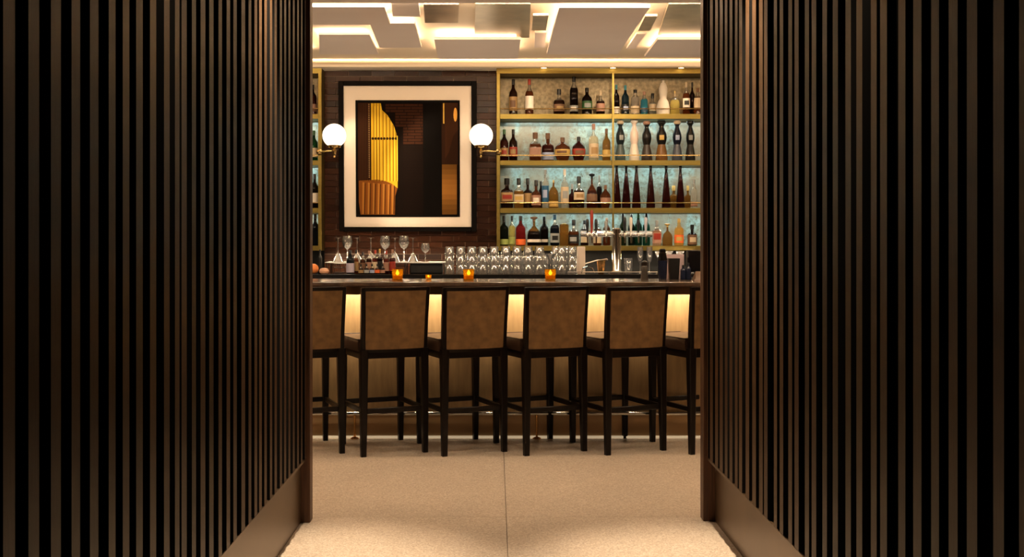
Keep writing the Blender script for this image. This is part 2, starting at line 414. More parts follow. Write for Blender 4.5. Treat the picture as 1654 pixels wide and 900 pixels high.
cpanel(1028, 1044, 55, 1012, 1026, 79, 2.89, 'panel_paint', .015)
# more of the same ceiling outside the opening, seen in reflections
for px in (-250, 60, 1300, 1600):
    cpanel(px, px + 180, 12, px + (60 if px < 800 else -60), px + (210 if px < 800 else 90), 84, 2.84, 'panel_paint', .02, CL)

# back wall with glazed bricks
BW0, BW1, BZ0, BZ1, BY = -1.492, .011, 1.105, 2.868, 9.95
MB().box(-4.6, 4.8, 10.1, 10.2, 0, 2.93).build('wall_back', 'room_wall', kind='structure')
wb = MB().box(BW0, BW1, BY + .004, 10.1, BZ0, BZ1).build('wall_brick', 'mortar', kind='structure')
RH, BL = .0535, .205
me = None; row = 0; z = BZ0
nb = 0
while z + RH * .6 < BZ1:
    h = min(RH, BZ1 - z) - .006
    x = BW0 - (BL / 2 if row % 2 else 0)
    while x < BW1 - .01:
        a, b = max(x, BW0), min(x + BL, BW1)
        if b - a > .03:
            if me is None:
                o = MB().box(-.5, .5, -.012, .004, -.5, .5).build('brick', 'brick_glaze', wb); me = o.data
            else:
                o = bpy.data.objects.new('brick', me); COL.objects.link(o); o.parent = wb
            o.location = ((a + b) / 2, BY + random.uniform(-.002, .0015), z + h / 2); o.scale = (b - a - .006, 1, h); nb += 1
            o.rotation_euler = (random.uniform(-.03, .03), 0, 0)
        x += BL
    z += RH; row += 1
MB().box(BW1, 2.6, 10.06, 10.1, 1.1, 1.29).box(-2.6, BW0, 10.06, 10.1, 1.1, 1.29).build('trim_3', 'black_matte', kind='structure')

# ------------------------------------------------------------------ display shelf units
SH = [2.471, 2.071, 1.661, 1.336]      # shelf tops
ST = .043
def unit(x0, x1, label, post_left, post_right, mid=None, lights=()):
    t = thing('display_shelf_unit', label, 'shelf unit', ((x0 + x1) / 2, 9.9, SH[3] - ST), 0, 'gold display shelf units on the back wall')
    off = t.location[:]
    def B(name, b, m): return b.build(name, m, t, off=off)
    zz = [SH[3] - ST, SH[2] - ST / 2, SH[1] - ST / 2, SH[0] - ST / 2, 2.86]
    for k in range(4):
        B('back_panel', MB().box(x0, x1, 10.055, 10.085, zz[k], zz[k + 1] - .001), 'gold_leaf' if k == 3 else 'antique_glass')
    for z in SH:
        B('shelf', MB().box(x0 + .03, x1 - .03, 9.80, 10.055, z - ST, z, bev=.002), 'gold')
    for z in SH[:3]:
        b = MB().tube([(x0 + .03, 9.787, z + .043), (x1 - .03, 9.787, z + .043)], .0048, 8)
        B('gallery_rail', b, 'brass')
    top = B('top_panel', MB().box(x0, x1, 9.78, 10.055, 2.817, 2.862), 'gold')
    for px in ([x0] if post_left else []) + ([x1 - .03] if post_right else []):
        B('post', MB().box(px, px + .03, 9.78, 10.055, SH[3] - ST, 2.817, bev=.002), 'gold')
    if mid: B('divider_post', MB().box(mid - .008, mid + .008, 9.776, 9.79, SH[3] - ST, 2.82), 'gold')
    return t
unit(.011, 2.25, 'gold-framed bottle shelf unit to the right of the framed picture', True, True, 1.012, (.415, 1.007, 1.59))
unit(-2.45, -1.492, 'gold-framed bottle shelf unit cut off by the left slatted wall', True, True, None, (-1.9,))

# ------------------------------------------------------------------ bottles
PROF = {   # (radius fraction, height fraction), fill level, cap (from, radius), squareness
    'std':    ([(.86, 0), (1, .02), (1, .56), (.9, .63), (.5, .71), (.34, .76), (.31, .93)], .66, (.84, .37), 2),
    'tall':   ([(.88, 0), (1, .02), (1, .64), (.86, .70), (.42, .78), (.36, .95)], .70, (.86, .42), 2),
    'squat':  ([(.9, 0), (1, .03), (1, .48), (.88, .56), (.4, .62), (.3, .66), (.28, .9)], .55, (.78, .40), 2),
    'square': ([(.92, 0), (1, .03), (1, .52), (.9, .60), (.42, .66), (.32, .7), (.3, .9)], .58, (.78, .44), 6),
    'flask':  ([(.55, 0), (.72, .03), (.95, .25), (1, .45), (.9, .60), (.5, .72), (.25, .78), (.22, .92)], .68, (.82, .28), 2),
    'decant': ([(.95, 0), (1, .03), (.98, .36), (.85, .5), (.4, .62), (.2, .68), (.17, .9)], .5, (.84, .22), 3),
    'gourd':  ([(.95, 0), (1, .02), (.97, .10), (.80, .27), (.62, .385), (.62, .41), (.78, .49), (.85, .57), (.80, .66), (.55, .77), (.36, .84), (.40, .875), (.58, .90)], .40, (.89, .72), 2),
    'cone':   ([(.93, 0), (1, .015), (.98, .10), (.74, .42), (.44, .74), (.28, .88), (.28, .97)], .8, (.92, .34), 2),
    'figure': ([(.9, 0), (1, .02), (1, .22), (.8, .38), (.52, .47), (.56, .55), (.66, .66), (.66, .78), (.5, .88), (.34, .93)], 2, (.92, .22), 2),
    'dome':   ([(.92, 0), (1, .03), (1, .5), (.85, .62), (.5, .72), (.2, .77), (.17, .92)], .6, (.76, .17), 2),
    'box':    ([(.97, 0), (1, .02), (1, .93), (.9, .96), (.5, .97)], .9, (.955, .5), 8),
}
def make_bottle(name, label, cat, loc, r, h, style, body, upper, cap, paper=None, band=(.12, .46), group=None, arc=75, emblem=None):
    prof, fill, (c0, cr), p = PROF[style]
    t = thing(name, label, cat, loc, random.uniform(-.2, .2) if p == 2 else random.uniform(-.05, .05), group)
    pr = [(a * r, b * h) for a, b in prof]; n = 18 if p == 2 else 24
    # split at fill height so liquor and empty neck get their own material
    zf = fill * h
    out = []
    for i, (a, b) in enumerate(pr):
        if i and pr[i - 1][1] < zf - 1e-4 and b > zf + 1e-4:
            k = (zf - pr[i - 1][1]) / (b - pr[i - 1][1]); out.append((pr[i - 1][0] + k * (a - pr[i - 1][0]), zf))
        out.append((a, b))
    b_ = MB().lathe(out, n, p=p, sy=.85 if style in ('flask', 'decant', 'square') else 1, mif=lambda zz: 0 if zz < zf - 1e-4 else 1)
    b_.build('bottle_body', [body, upper], t)
    if cap is not None:
        q = cr * r
        if style == 'gourd': pc = [(q * .55, c0 * h), (q * .95, (c0 + .035) * h), (q, (c0 + .07) * h), (q * .8, (c0 + .105) * h), (.001, h)]
        elif style == 'decant': pc = [(q, c0 * h), (q, .9 * h), (q * 2.4, .93 * h), (q * 2.6, .98 * h), (q * 1.6, h)]
        else: pc = [(q, c0 * h), (q * 1.02, .985 * h), (q * .88, h)]
        MB().lathe(pc, 14).build('bottle_cap', cap, t)
    if paper is not None:
        za, zb = band[0] * h, band[1] * h
        def rad(z):
            for (ra, a), (rb, b) in zip(pr[:-1], pr[1:]):
                if a <= z <= b: return ra + (rb - ra) * (z - a) / (b - a + 1e-9)
            return pr[-1][0]
        sy = .85 if style in ('flask', 'decant', 'square') else 1
        lp = [(rad(za) - .001, za)] + [(rad(za + (zb - za) * k / 4) + .0016, za + (zb - za) * k / 4) for k in range(5)] + [(rad(zb) - .001, zb)]
        lb = MB().lathe(lp, 12, p=p, sy=sy, a0=R(-90 - arc), a1=R(-90 + arc)).build('paper_label', paper, t)
        if emblem is not None:
            zm = (za + zb) / 2; hh = (zb - za) * .24
            MB().lathe([(rad(zm - hh) + .001, zm - hh), (rad(zm - hh) + .0026, zm - hh), (rad(zm + hh) + .0026, zm + hh), (rad(zm + hh) + .001, zm + hh)], 8, p=p, sy=sy, a0=R(-90 - arc * .5), a1=R(-90 + arc * .5)).build('label_print', emblem, lb)
    return t

DARK, BROWN, AMB, RED, GOLDL, CLEAR = (.012, .006, .005), (.03, .009, .004), (.16, .040, .009), (.06, .009, .005), (.34, .155, .03), (.66, .66, .60)
def L(c): return liquid(c)
NECK = glass('neck_glass', (.9, .88, .84), gloss=.12, white=.06)
black = solid((.008, .008, .008), .35); cream = solid((.60, .47, .31)); tan = solid((.36, .22, .09)); white = solid((.78, .70, .60)); redc = solid((.30, .03, .015), .35)
pink = solid((.36, .19, .13)); orange = solid((.85, .16, .03)); bluec = solid((.02, .10, .20), .35); tealc = solid((.05, .22, .26), .35); greenc = solid((.03, .10, .03), .4)
bluew = solid((.34, .40, .58)); olive = solid((.32, .38, .10)); goldf = solid((.55, .36, .10), .35); brownp = solid((.16, .08, .04)); grey = solid((.30, .31, .30))
ORD = ['first', 'second', 'third', 'fourth', 'fifth', 'sixth', 'seventh', 'eighth', 'ninth', 'tenth', 'eleventh', 'twelfth', 'thirteenth', 'fourteenth', 'fifteenth', 'sixteenth', 'seventeenth', 'eighteenth']
SHN = ['top', 'second', 'third', 'bottom']
BASE = [183.5, 258.5, 335.5, 396.0]
# (px, top y, width px, depth offset, style, liquor, upper, cap, label, band, emblem, description)
S1 = [
 (829, 128, 13.5, 0, 'std', L(BROWN), L(BROWN), black, tan, (.10, .50), brownp, 'brown whiskey bottle with tan label and black cap'),
 (855, 128, 13.5, 0, 'std', L(AMB), NECK, redc, white, (.14, .52), None, 'amber bottle with white label and red cap'),
 (903, 144, 18, 0, 'squat', L(BROWN), NECK, black, brownp, (.12, .40), tan, 'squat brown bottle with clear neck'),
 (927, 124, 13.5, 0, 'tall', L(DARK), NECK, black, grey, (.08, .24), white, 'tall near-black bottle with clear neck'),
 (948, 142, 16.5, 0, 'std', L(DARK), L(DARK), black, greenc, (.18, .5), grey, 'dark round-shouldered bottle with greenish label'),
 (970, 146, 14, .03, 'squat', L(BROWN), NECK, cream, pink, (.14, .46), None, 'small bottle with pink label and pale cap'),
 (995.5, 137, 10.5, 0, 'std', L(DARK), L(DARK), tealc, white, (.04, .26), None, 'slim dark bottle with teal cap and white label'),
 (1010, 138, 12, 0, 'std', L((.01, .03, .05)), L((.01, .03, .05)), tealc, black, (.1, .34), bluew, 'dark blue bottle with pale emblem'),
 (1026, 145, 13.5, 0, 'tall', L((.5, .45, .38)), NECK, black, cream, (.06, .34), None, 'grey glass bottle with cream label, black cap'),
 (1040.5, 148, 11.5, 0, 'std', L((.03, .32, .48)), NECK, pink, bluec, (.1, .3), None, 'small blue bottle with pinkish neck'),
 (1054, 151, 13, .06, 'squat', L(CLEAR), NECK, black, cream, (.2, .5), None, 'clear bottle with faded cream label'),
 (1071, 130, 21, 0, 'figure', white, white, white, None, (0, 0), None, 'white ceramic bottle with two bulges'),
 (1090, 147, 15, 0, 'dome', L((.85, .72, .22)), NECK, goldf, None, (0, 0), None, 'domed clear bottle of pale yellow liquor'),
 (1108.5, 133, 11.5, 0, 'std', L(AMB), NECK, cream, white, (.22, .5), black, 'amber bottle with white and black label'),
 (1118, 133, 9, .06, 'std', L(BROWN), L(BROWN), black, None, (0, 0), None, 'plain dark bottle behind an amber one'),
 (1127, 142, 12, 0, 'std', L(AMB), NECK, brownp, cream, (.25, .62), None, 'amber bottle with tall cream label'),
]
S2 = [
 (814.5, 209, 13.5, 0, 'std', L(RED), L(DARK), greenc, tan, (.14, .40), redc, 'dark red bottle with green cap'),
 (829, 209, 13.5, .02, 'std', L(BROWN), L(BROWN), black, redc, (.14, .44), tan, 'brown bottle with red label and black cap'),
 (864.6, 214, 19, 0, 'square', L(AMB), NECK, brownp, pink, (.14, .46), None, 'square amber bottle with pinkish label'),
 (885, 215, 20, .02, 'squat', L(RED), L(AMB), brownp, bluew, (.04, .30), None, 'red-brown bottle with pale blue label'),
 (908.6, 222, 26, 0, 'flask', L(AMB), L(AMB), brownp, goldf, (.26, .48), brownp, 'wide round amber flask with gold label'),
 (934.7, 221, 22, 0, 'flask', L(RED), L(RED), black, redc, (.2, .5), brownp, 'round dark red flask with black stopper'),
 (958.7, 200, 16, 0, 'std', L((.85, .72, .5)), NECK, pink, cream, (.08, .46), tan, 'pale bottle with large cream label and tall neck'),
 (979.5, 208, 13, 0, 'std', L(GOLDL), L(GOLDL), brownp, goldf, (.12, .34), None, 'yellow bottle with dark cap next to divider'),
 (1002, 192, 17, 0, 'gourd', solid((.055, .085, .085), .25), solid((.012, .018, .020), .22, .25), cream, grey, (.5, .6), white, 'gourd-shaped ceramic bottle, black over teal-grey'),
 (1024.4, 190, 17, 0, 'gourd', solid((.84, .74, .62), .3), solid((.80, .64, .54), .3), white, None, (0, 0), None, 'gourd-shaped ceramic bottle in cream white'),
 (1044.6, 193, 18, 0, 'gourd', solid((.035, .024, .018), .3), solid((.01, .009, .008), .22, .25), pink, None, (0, 0), None, 'gourd-shaped ceramic bottle, black over dark brown'),
 (1068.6, 192, 20, 0, 'gourd', solid((.17, .075, .018), .2), solid((.01, .009, .008), .22, .25), black, goldf, (.42, .50), None, 'gourd-shaped bottle, black over amber gold'),
 (1093.7, 192, 17, 0, 'gourd', solid((.065, .075, .10), .25), solid((.008, .010, .02), .22, .25), cream, bluew, (.5, .6), None, 'gourd-shaped ceramic bottle, navy over blue-grey'),
 (1115, 192, 16.5, 0, 'gourd', solid((.02, .017, .014), .22, .25), solid((.007, .007, .007), .22, .25), black, grey, (.36, .42), None, 'gourd-shaped ceramic bottle in plain black'),
]
S3 = [
 (818.7, 288, 19.5, 0, 'square', L(BROWN), L(BROWN), black, tan, (.22, .52), redc, 'square brown bottle with tan label, black cap'),
 (838, 288, 15.5, 0, 'square', L(GOLDL), NECK, black, cream, (.2, .46), goldf, 'clear-necked square bottle with cream label'),
 (852.5, 288, 15, .05, 'squat', L(BROWN), L(BROWN), black, tan, (.2, .5), None, 'dark squat bottle with light brown label'),
 (866, 291, 15, 0, 'squat', L(AMB), L(AMB), black, pink, (.1, .46), white, 'amber bottle with pink label, round emblem'),
 (873.5, 293, 9, .1, 'std', L(DARK), L(DARK), black, None, (0, 0), None, 'narrow black bottle tucked behind others'),
 (881, 274, 11, 0, 'tall', L(CLEAR), NECK, grey, bluec, (.16, .58), bluew, 'tall clear bottle with dark blue label'),
 (894, 291, 16, .03, 'dome', L(GOLDL), L(GOLDL), goldf, goldf, (.05, .25), None, 'domed golden bottle with gold label'),
 (912, 273, 13, 0, 'std', L(CLEAR), NECK, white, cream, (.14, .54), grey, 'tall clear bottle with cream label, white cap'),
 (924, 297, 11, .05, 'squat', L(RED), L(RED), grey, None, (0, 0), None, 'short dark red bottle with grey cap'),
 (935, 285, 18, 0, 'squat', L(BROWN), NECK, black, cream, (.26, .5), tan, 'brown bottle with oval cream label'),
 (956, 280, 17, 0, 'decant', L(RED), L(AMB), black, brownp, (.2, .4), None, 'dark red decanter with amber shoulders'),
 (968, 283, 9, .1, 'std', L(DARK), NECK, grey, None, (0, 0), None, 'slim dark bottle behind a decanter'),
 (978, 299, 17, 0, 'flask', L(AMB), L(AMB), brownp, pink, (.25, .45), None, 'round amber flask with pink label'),
] + [(x, 268, 14.5, d, 'cone', L((.045, .008, .007)), L((.02, .007, .006)), black, None, (0, 0), None, 'tall dark red cone-shaped bottle') for x, d in ((996, 0), (1011.5, .03), (1028, 0), (1051, 0), (1076, 0), (1099, 0))] + [
 (1088, 300, 15, .12, 'squat', L(GOLDL), L(GOLDL), goldf, None, (0, 0), None, 'amber bottle behind the cone-shaped ones'),
 (1111, 300, 11, .12, 'squat', L(GOLDL), L(GOLDL), goldf, None, (0, 0), None, 'narrow golden bottle behind others'),
 (1121, 290, 11, 0, 'std', L(CLEAR), NECK, grey, pink, (.06, .22), None, 'clear bottle with small pink label'),
]
S4 = [
 (814, 349, 14.5, 0, 'std', L((.012, .016, .010)), L((.012, .016, .01)), black, olive, (.04, .22), None, 'black bottle with olive green label'),
 (827, 349, 11, 0, 'std', L((.75, .65, .2)), NECK, black, olive, (.06, .3), None, 'pale yellow bottle with black cap'),
 (841, 349, 16, 0, 'std', L((.30, .02, .02)), L((.2, .02, .02)), black, orange, (.03, .22), None, 'red bottle with bright orange label'),
 (862.6, 350, 22, 0, 'decant', L(DARK), L(GOLDL), brownp, white, (.12, .22), None, 'dark decanter with amber top and white label'),
 (879, 350, 14, .07, 'std', L(DARK), L(DARK), black, white, (.12, .22), None, 'dark bottle with narrow white label'),
 (896, 347, 14.5, 0, 'std', L((.01, .012, .02)), NECK, bluec, grey, (.1, .4), black, 'black bottle with blue cap and grey label'),
 (911, 361, 15, .05, 'box', L(GOLDL), L(GOLDL), goldf, None, (0, 0), None, 'boxy amber glass bottle'),
 (926.7, 355, 17, 0, 'squat', L(AMB), NECK, black, black, (.08, .42), grey, 'amber bottle with large black label'),
 (944, 356, 13, .12, 'std', L(BROWN), NECK, black, cream, (.12, .4), None, 'brown bottle behind the red tap handle'),
 (965, 356, 13, .12, 'std', L(AMB), NECK, grey, cream, (.1, .4), None, 'amber bottle behind the tap pipe'),
 (980, 352, 12, .12, 'std', L(AMB), L(AMB), brownp, None, (0, 0), None, 'plain amber bottle behind tap column'),
 (1006, 345, 11, .08, 'std', L((.015, .03, .012)), L((.015, .03, .012)), black, None, (0, 0), None, 'dark green bottle beside the tap column'),
 (1020, 346, 11, .1, 'std', L((.01, .016, .012)), L((.01, .016, .012)), black, None, (0, 0), None, 'nearly black bottle between green bottles'),
 (1031, 344, 12, .08, 'std', L((.01, .06, .03)), L((.01, .06, .03)), greenc, None, (0, 0), None, 'deep green bottle with green cap'),
 (1044, 345, 12, .08, 'std', L((.01, .08, .05)), L((.01, .08, .05)), black, None, (0, 0), None, 'deep green bottle with black cap'),
 (1061, 356, 14, 0, 'square', L((.75, .45, .28)), NECK, grey, pink, (.1, .62), redc, 'square bottle with red lettered pink label'),
 (1078, 361, 16, 0, 'decant', L(GOLDL), L(GOLDL), goldf, None, (0, 0), None, 'golden decanter with wide stopper'),
 (1096.7, 353, 15, 0, 'std', L((.9, .50, .10)), L((.85, .6, .25)), goldf, orange, (.1, .4), goldf, 'amber bottle with orange label'),
 (1118, 363, 15.5, 0, 'squat', L(DARK), L(DARK), black, brownp, (.05, .52), cream, 'dark bottle with round cream emblem'),
]
for si, S in enumerate((S1, S2, S3, S4)):
    for k, (px, ty, wpx, dd, st, body, up, cap, pap, band, emb, desc) in enumerate(sorted(S, key=lambda q: q[0])):
        D = 9.87 + dd; zb = SH[si]
        if st == 'gourd' and pap is not None: band, emb = (.51, .63), None
        h = Z(ty + (2.5 if st == 'gourd' else 0), D) - zb; r = wpx * D / F / 2
        nm = {'gourd': 'ceramic_bottle', 'figure': 'ceramic_bottle', 'decant': 'decanter', 'flask': 'flask_bottle', 'cone': 'cone_bottle'}.get(st, 'liquor_bottle')
        make_bottle(nm, '%s, %s from brick wall on %s shelf' % (desc, ORD[k] if k < 18 else 'last', SHN[si]), 'bottle', (X(px, D), D, zb), r, h, st, body, up, cap, pap, band, 'bottles on the %s shelf' % SHN[si], emblem=emb, arc=26 if st == 'gourd' else 75)
for si, (px, ty, wpx, st, body, up, cap, pap, band, desc) in enumerate([
    (505.5, 137, 12, 'std', L(RED), L(DARK), black, pink, (.1, .35), 'dark red bottle with pinkish label'),
    (507, 211, 13, 'std', L((.01, .07, .02)), L((.01, .05, .02)), greenc, cream, (.12, .42), 'green bottle with cream label'),
    (508, 281, 14, 'std', L(DARK), L(DARK), black, white, (.14, .44), 'dark wine bottle with white label'),
    (509, 346, 14, 'std', L((.01, .01, .012)), L((.01, .01, .012)), black, None, (0, 0), 'plain black wine bottle')]):
    D = 9.87; zb = SH[si]
    make_bottle('liquor_bottle', '%s on %s shelf beside the left slatted wall' % (desc, SHN[si]), 'bottle', (X(px, D), D, zb), wpx * D / F / 2, Z(ty, D) - zb, st, body, up, cap, pap, band, 'bottles in the narrow unit')

# ------------------------------------------------------------------ framed picture
FD = 9.905
fx0, fx1, fz0, fz1 = X(548, FD), X(770, FD), Z(374, FD), Z(132, FD)
pic = thing('framed_picture', 'large black-framed picture of a yellow curtained booth hanging on the brick wall', 'picture', ((fx0 + fx1) / 2, 9.930, fz0))
def u(px): return X(px, FD) - (fx0 + fx1) / 2
def vz(py): return Z(py, FD) - fz0
pic.rotation_euler = (R(2.6), 0, 0)
def ring(o0, o1, i0, i1, y0, y1, name, m):   # rectangular frame: outer (x0, z0, x1, z1), inner likewise
    (a, b, c, d), (e, f, g, h) = o0 + o1, i0 + i1
    mb = MB(); mb.box(a, e, y0, y1, b, d, bev=.003); mb.box(g, c, y0, y1, b, d, bev=.003); mb.box(e, g, y0, y1, b, f, bev=.003); mb.box(e, g, y0, y1, h, d, bev=.003)
    return mb.build(name, m, pic)
ring((u(548), 0), (u(770), vz(132)), (u(556), vz(366.5)), (u(761.5), vz(139.5)), -.035, .008, 'frame', 'black_frame')
MB().box(u(555), u(763), -.012, .004, vz(367.5), vz(138.5)).build('mat_board', 'mat_board', pic)
ring((u(575), vz(350.5)), (u(743), vz(162.5)), (u(578.5), vz(347)), (u(740), vz(166.5)), -.020, -.0125, 'inner_fillet', 'black_frame')
def cz(p): return (u(495 + p[0] / 3), vz(100 + p[1] / 3))
pm = MB(); PM = []
def poly(pts, col, lay, rough=.45):
    v = []
    if max(col) < .045: col = tuple(c * .22 for c in col)
    elif max(col) < .13: col = tuple(c * .42 for c in col)
    elif max(col) < .6: col = tuple(c * .75 for c in col)
    for p in pts:
        x, z = cz(p); v.append((x, -.0126 - lay * .0003, z))
    m = solid(col, .8, .08)
    if m not in PM: PM.append(m)
    pm.add(v, [list(range(len(v)))], PM.index(m))
def rect(a, b, c, d, col, lay): poly([(a, b), (c, b), (c, d), (a, d)], col, lay)
rect(250, 198, 737, 742, (.022, .010, .006), 0)
rect(252, 200, 312, 575, (.095, .035, .014), 1)
for x in range(256, 312, 9): rect(x, 200, x + 3, 575, (.045, .016, .008), 2)
for y in range(205, 562, 9): rect(303, y, 307, y + 5, (.50, .30, .14), 3)
poly([(315, 202), (362, 202), (368, 235), (395, 260), (425, 310), (440, 360), (443, 480), (442, 612), (410, 590), (315, 575)], (.62, .36, .02), 1)
for x, top in ((326, 202), (340, 202), (354, 202), (371, 240), (388, 256), (404, 278), (420, 306), (434, 345)):
    rect(x, top, x + 4, 578, (.34, .17, .008), 2); rect(x + 6, top + 14, x + 9, 578, (.85, .60, .06), 2)
for x in range(318, 438, 14): rect(x, 366, x + 9, 378, (.05, .025, .01), 3)
rect(316, 370, 439, 374, (.12, .06, .015), 3)
poly([(254, 575), (315, 572), (345, 570), (380, 576), (410, 588), (442, 612), (430, 650), (428, 740), (262, 740), (254, 680)], (.26, .085, .014), 2)
for i, x in enumerate((272, 298, 322, 346, 370, 394, 414)):
    poly([(x, 582 + i * 2), (x + 10, 584 + i * 2), (x + 6, 738), (x - 2, 738)], (.50, .20, .035), 3)
    poly([(x + 11, 586 + i * 2), (x + 15, 588 + i * 2), (x + 11, 738), (x + 7, 738)], (.12, .035, .008), 3)
for k in range(38):
    y = 206 + k * 14
    xa = 385 if k < 3 else 432 if k < 8 else 470
    w0 = 565
    rect(xa, y, w0, y + 11, (.075, .025, .011) if k < 14 else (.030, .013, .008), 1)
    off = (k % 2) * 34 + 20
    for xx in range(xa + off, w0, 68): rect(xx, y, xx + 3, y + 11, (.025, .011, .007), 2)
rect(655, 200, 735, 500, (.060, .022, .010), 1)
rect(663, 202, 669, 300, (.75, .45, .08), 2)
poly([(672, 200), (735, 200), (735, 330), (712, 360), (690, 440), (672, 470)], (.10, .036, .014), 2)
poly([(722 + 9 * math.cos(a * .5236), 257 + 34 * math.sin(a * .5236)) for a in range(12)], (.85, .42, .08), 3)
for k in range(10):
    g = [.18, .22, .28, .34, .38, .40, .34, .26, .20, .16][k]
    rect(657, 497 + k * 24.2, 729, 497 + (k + 1) * 24.2, (g, g * .42, g * .08), 2)
rect(566, 200, 656, 742, (.012, .007, .005), 2)
pm.build('picture_print', PM, pic)

# ------------------------------------------------------------------ wall sconces
def sconce(px, s, label):
    D = 9.72; x, z = X(px, D), Z(219, D); r = .101
    xw = X(516, 9.78) if s < 0 else X(805.5, 9.78)
    t = thing('wall_sconce', label, 'wall lamp', (xw, 9.78, Z(243, D)), 0, 'globe sconces beside the picture'); off = t.location[:]
    MB().sphere((x, D, z), r, 28, 16, z0=-.86).build('globe', 'opal', t, off=off)
    zb = z - .86 * r
    MB().lathe([(.02, -.022), (.050, -.018), (.056, -.004), (.056, .006), (.05, .008)], 24, (x, D, zb)).build('collar', 'brass', t, off=off)
    za = zb - .045
    MB().lathe([(.004, -.06), (.012, -.052), (.008, -.04), (.014, -.02), (.020, 0), (.014, .012), (.010, .03)], 16, (x, D, za)).build('finial', 'brass', t, off=off)
    MB().tube([(x, D, za), (x + s * .03, D, za), (xw - s * .02, D + .004, za - .004), (xw - s * .004, 9.752, za - .004), (xw, 9.765, za - .004)], .0085, 10).build('arm', 'brass', t, off=off)
    MB().lathe([(.026, 0), (.026, .010), (.018, .016), (.01, .022)], 18, mx=Matrix.Translation((xw, 9.779, za - .004)) @ Matrix.Rotation(R(90), 4, 'X')).build('wall_plate', 'brass', t, off=off)
sconce(540, -1, 'brass globe sconce glowing beside the picture edge nearest the yellow curtain')
sconce(777, 1, 'brass globe sconce glowing between the picture and wide bottle shelves')

# ------------------------------------------------------------------ bar
BF = 7.97
bar = thing('bar_counter', 'long bar with dark stone top and glowing gold panelled front', 'bar', (0, BF, 0)); off = bar.location[:]
def B(name, b, m, **k): return b.build(name, m, bar, off=off, **k)
bt = Z(455.5, 7.65)
B('bar_top', MB().box(-3.6, 3.8, 7.65, 8.27, bt - .03, bt, bev=.006), 'bar_stone')
B('apron', MB().box(-3.6, 3.8, 7.70, 7.74, Z(476, 7.70), bt - .03), 'apron_gloss')
B('bar_carcass', MB().box(-3.6, 3.8, BF + .03, 8.25, 0, bt - .03), 'black_matte')
B('soffit_board', MB().box(-3.6, 3.8, 7.74, BF + .03, bt - .05, bt - .03), 'black_matte')
xs = [-3.6, -2.55, -1.52, -.49, .54, 1.57, 2.6, 3.8]
for a, b in zip(xs[:-1], xs[1:]):
    B('front_panel', MB().box(a + .002, b - .002, BF, BF + .03, .165, bt - .05, bev=.002), 'bar_front')
B('kick_panel', MB().box(-3.6, 3.8, BF + .005, BF + .03, .017, .162), 'bar_kick')
B('base_strip', MB().box(-3.6, 3.8, BF - .012, BF + .03, 0, .017, bev=.003), 'trim_glow')
RY = 7.948
rz = Z(668, RY)
rl = B('foot_rail', MB().tube([(-3.5, RY, rz), (3.7, RY, rz)], .013, 12), 'chrome')
for px in (573, 867, 1161, 279):
    x = X(px, RY)
    b = MB().tube([(x, RY, rz - .012), (x, RY, .012)], .008, 10); b.lathe([(.03, 0), (.03, .006), (.012, .014)], 16, (x, RY, 0))
    b.build('rail_stand', 'copper', rl, off=off)

# candles on the bar
def candle(px, py, D, h, r, label):
    t = thing('votive_candle', label, 'candle', (X(px, D), D, bt), 0, 'amber votive candles on the bar')
    MB().lathe([(r * .86, 0), (r * .92, .004), (r, h), (r * .93, h), (r * .85, .008), (.001, .008)], 24, close=False).build('glass_cup', 'amber_glass', t)
    MB().lathe([(r * .80, .009), (r * .82, h * .45), (r * .3, h * .43), (.001, h * .43)], 20).build('wax', 'wax', t)
    lamp('POINT', 'candle_light', (X(px, D), D, bt + h * .62), .06 * (h / .078) ** 2, WARM, shadow_soft_size=r * .25)
    MB().lathe([(.001, h * .46), (r * .26, h * .56), (r * .32, h * .66), (r * .18, h * .8), (.001, h * .95)], 12).build('flame', 'flame', t)
candle(642, 452, 7.93, .078, .039, 'amber votive candle on the bar above the stool nearest the picture')
candle(757, 452, 7.93, .078, .039, 'middle amber votive candle on the bar below the sconce')
candle(889, 452, 7.93, .078, .039, 'amber votive candle on the bar in front of stacked tumblers')
candle(692, 450, 8.12, .034, .022, 'tiny glowing tealight at the back of the bar between two candles')

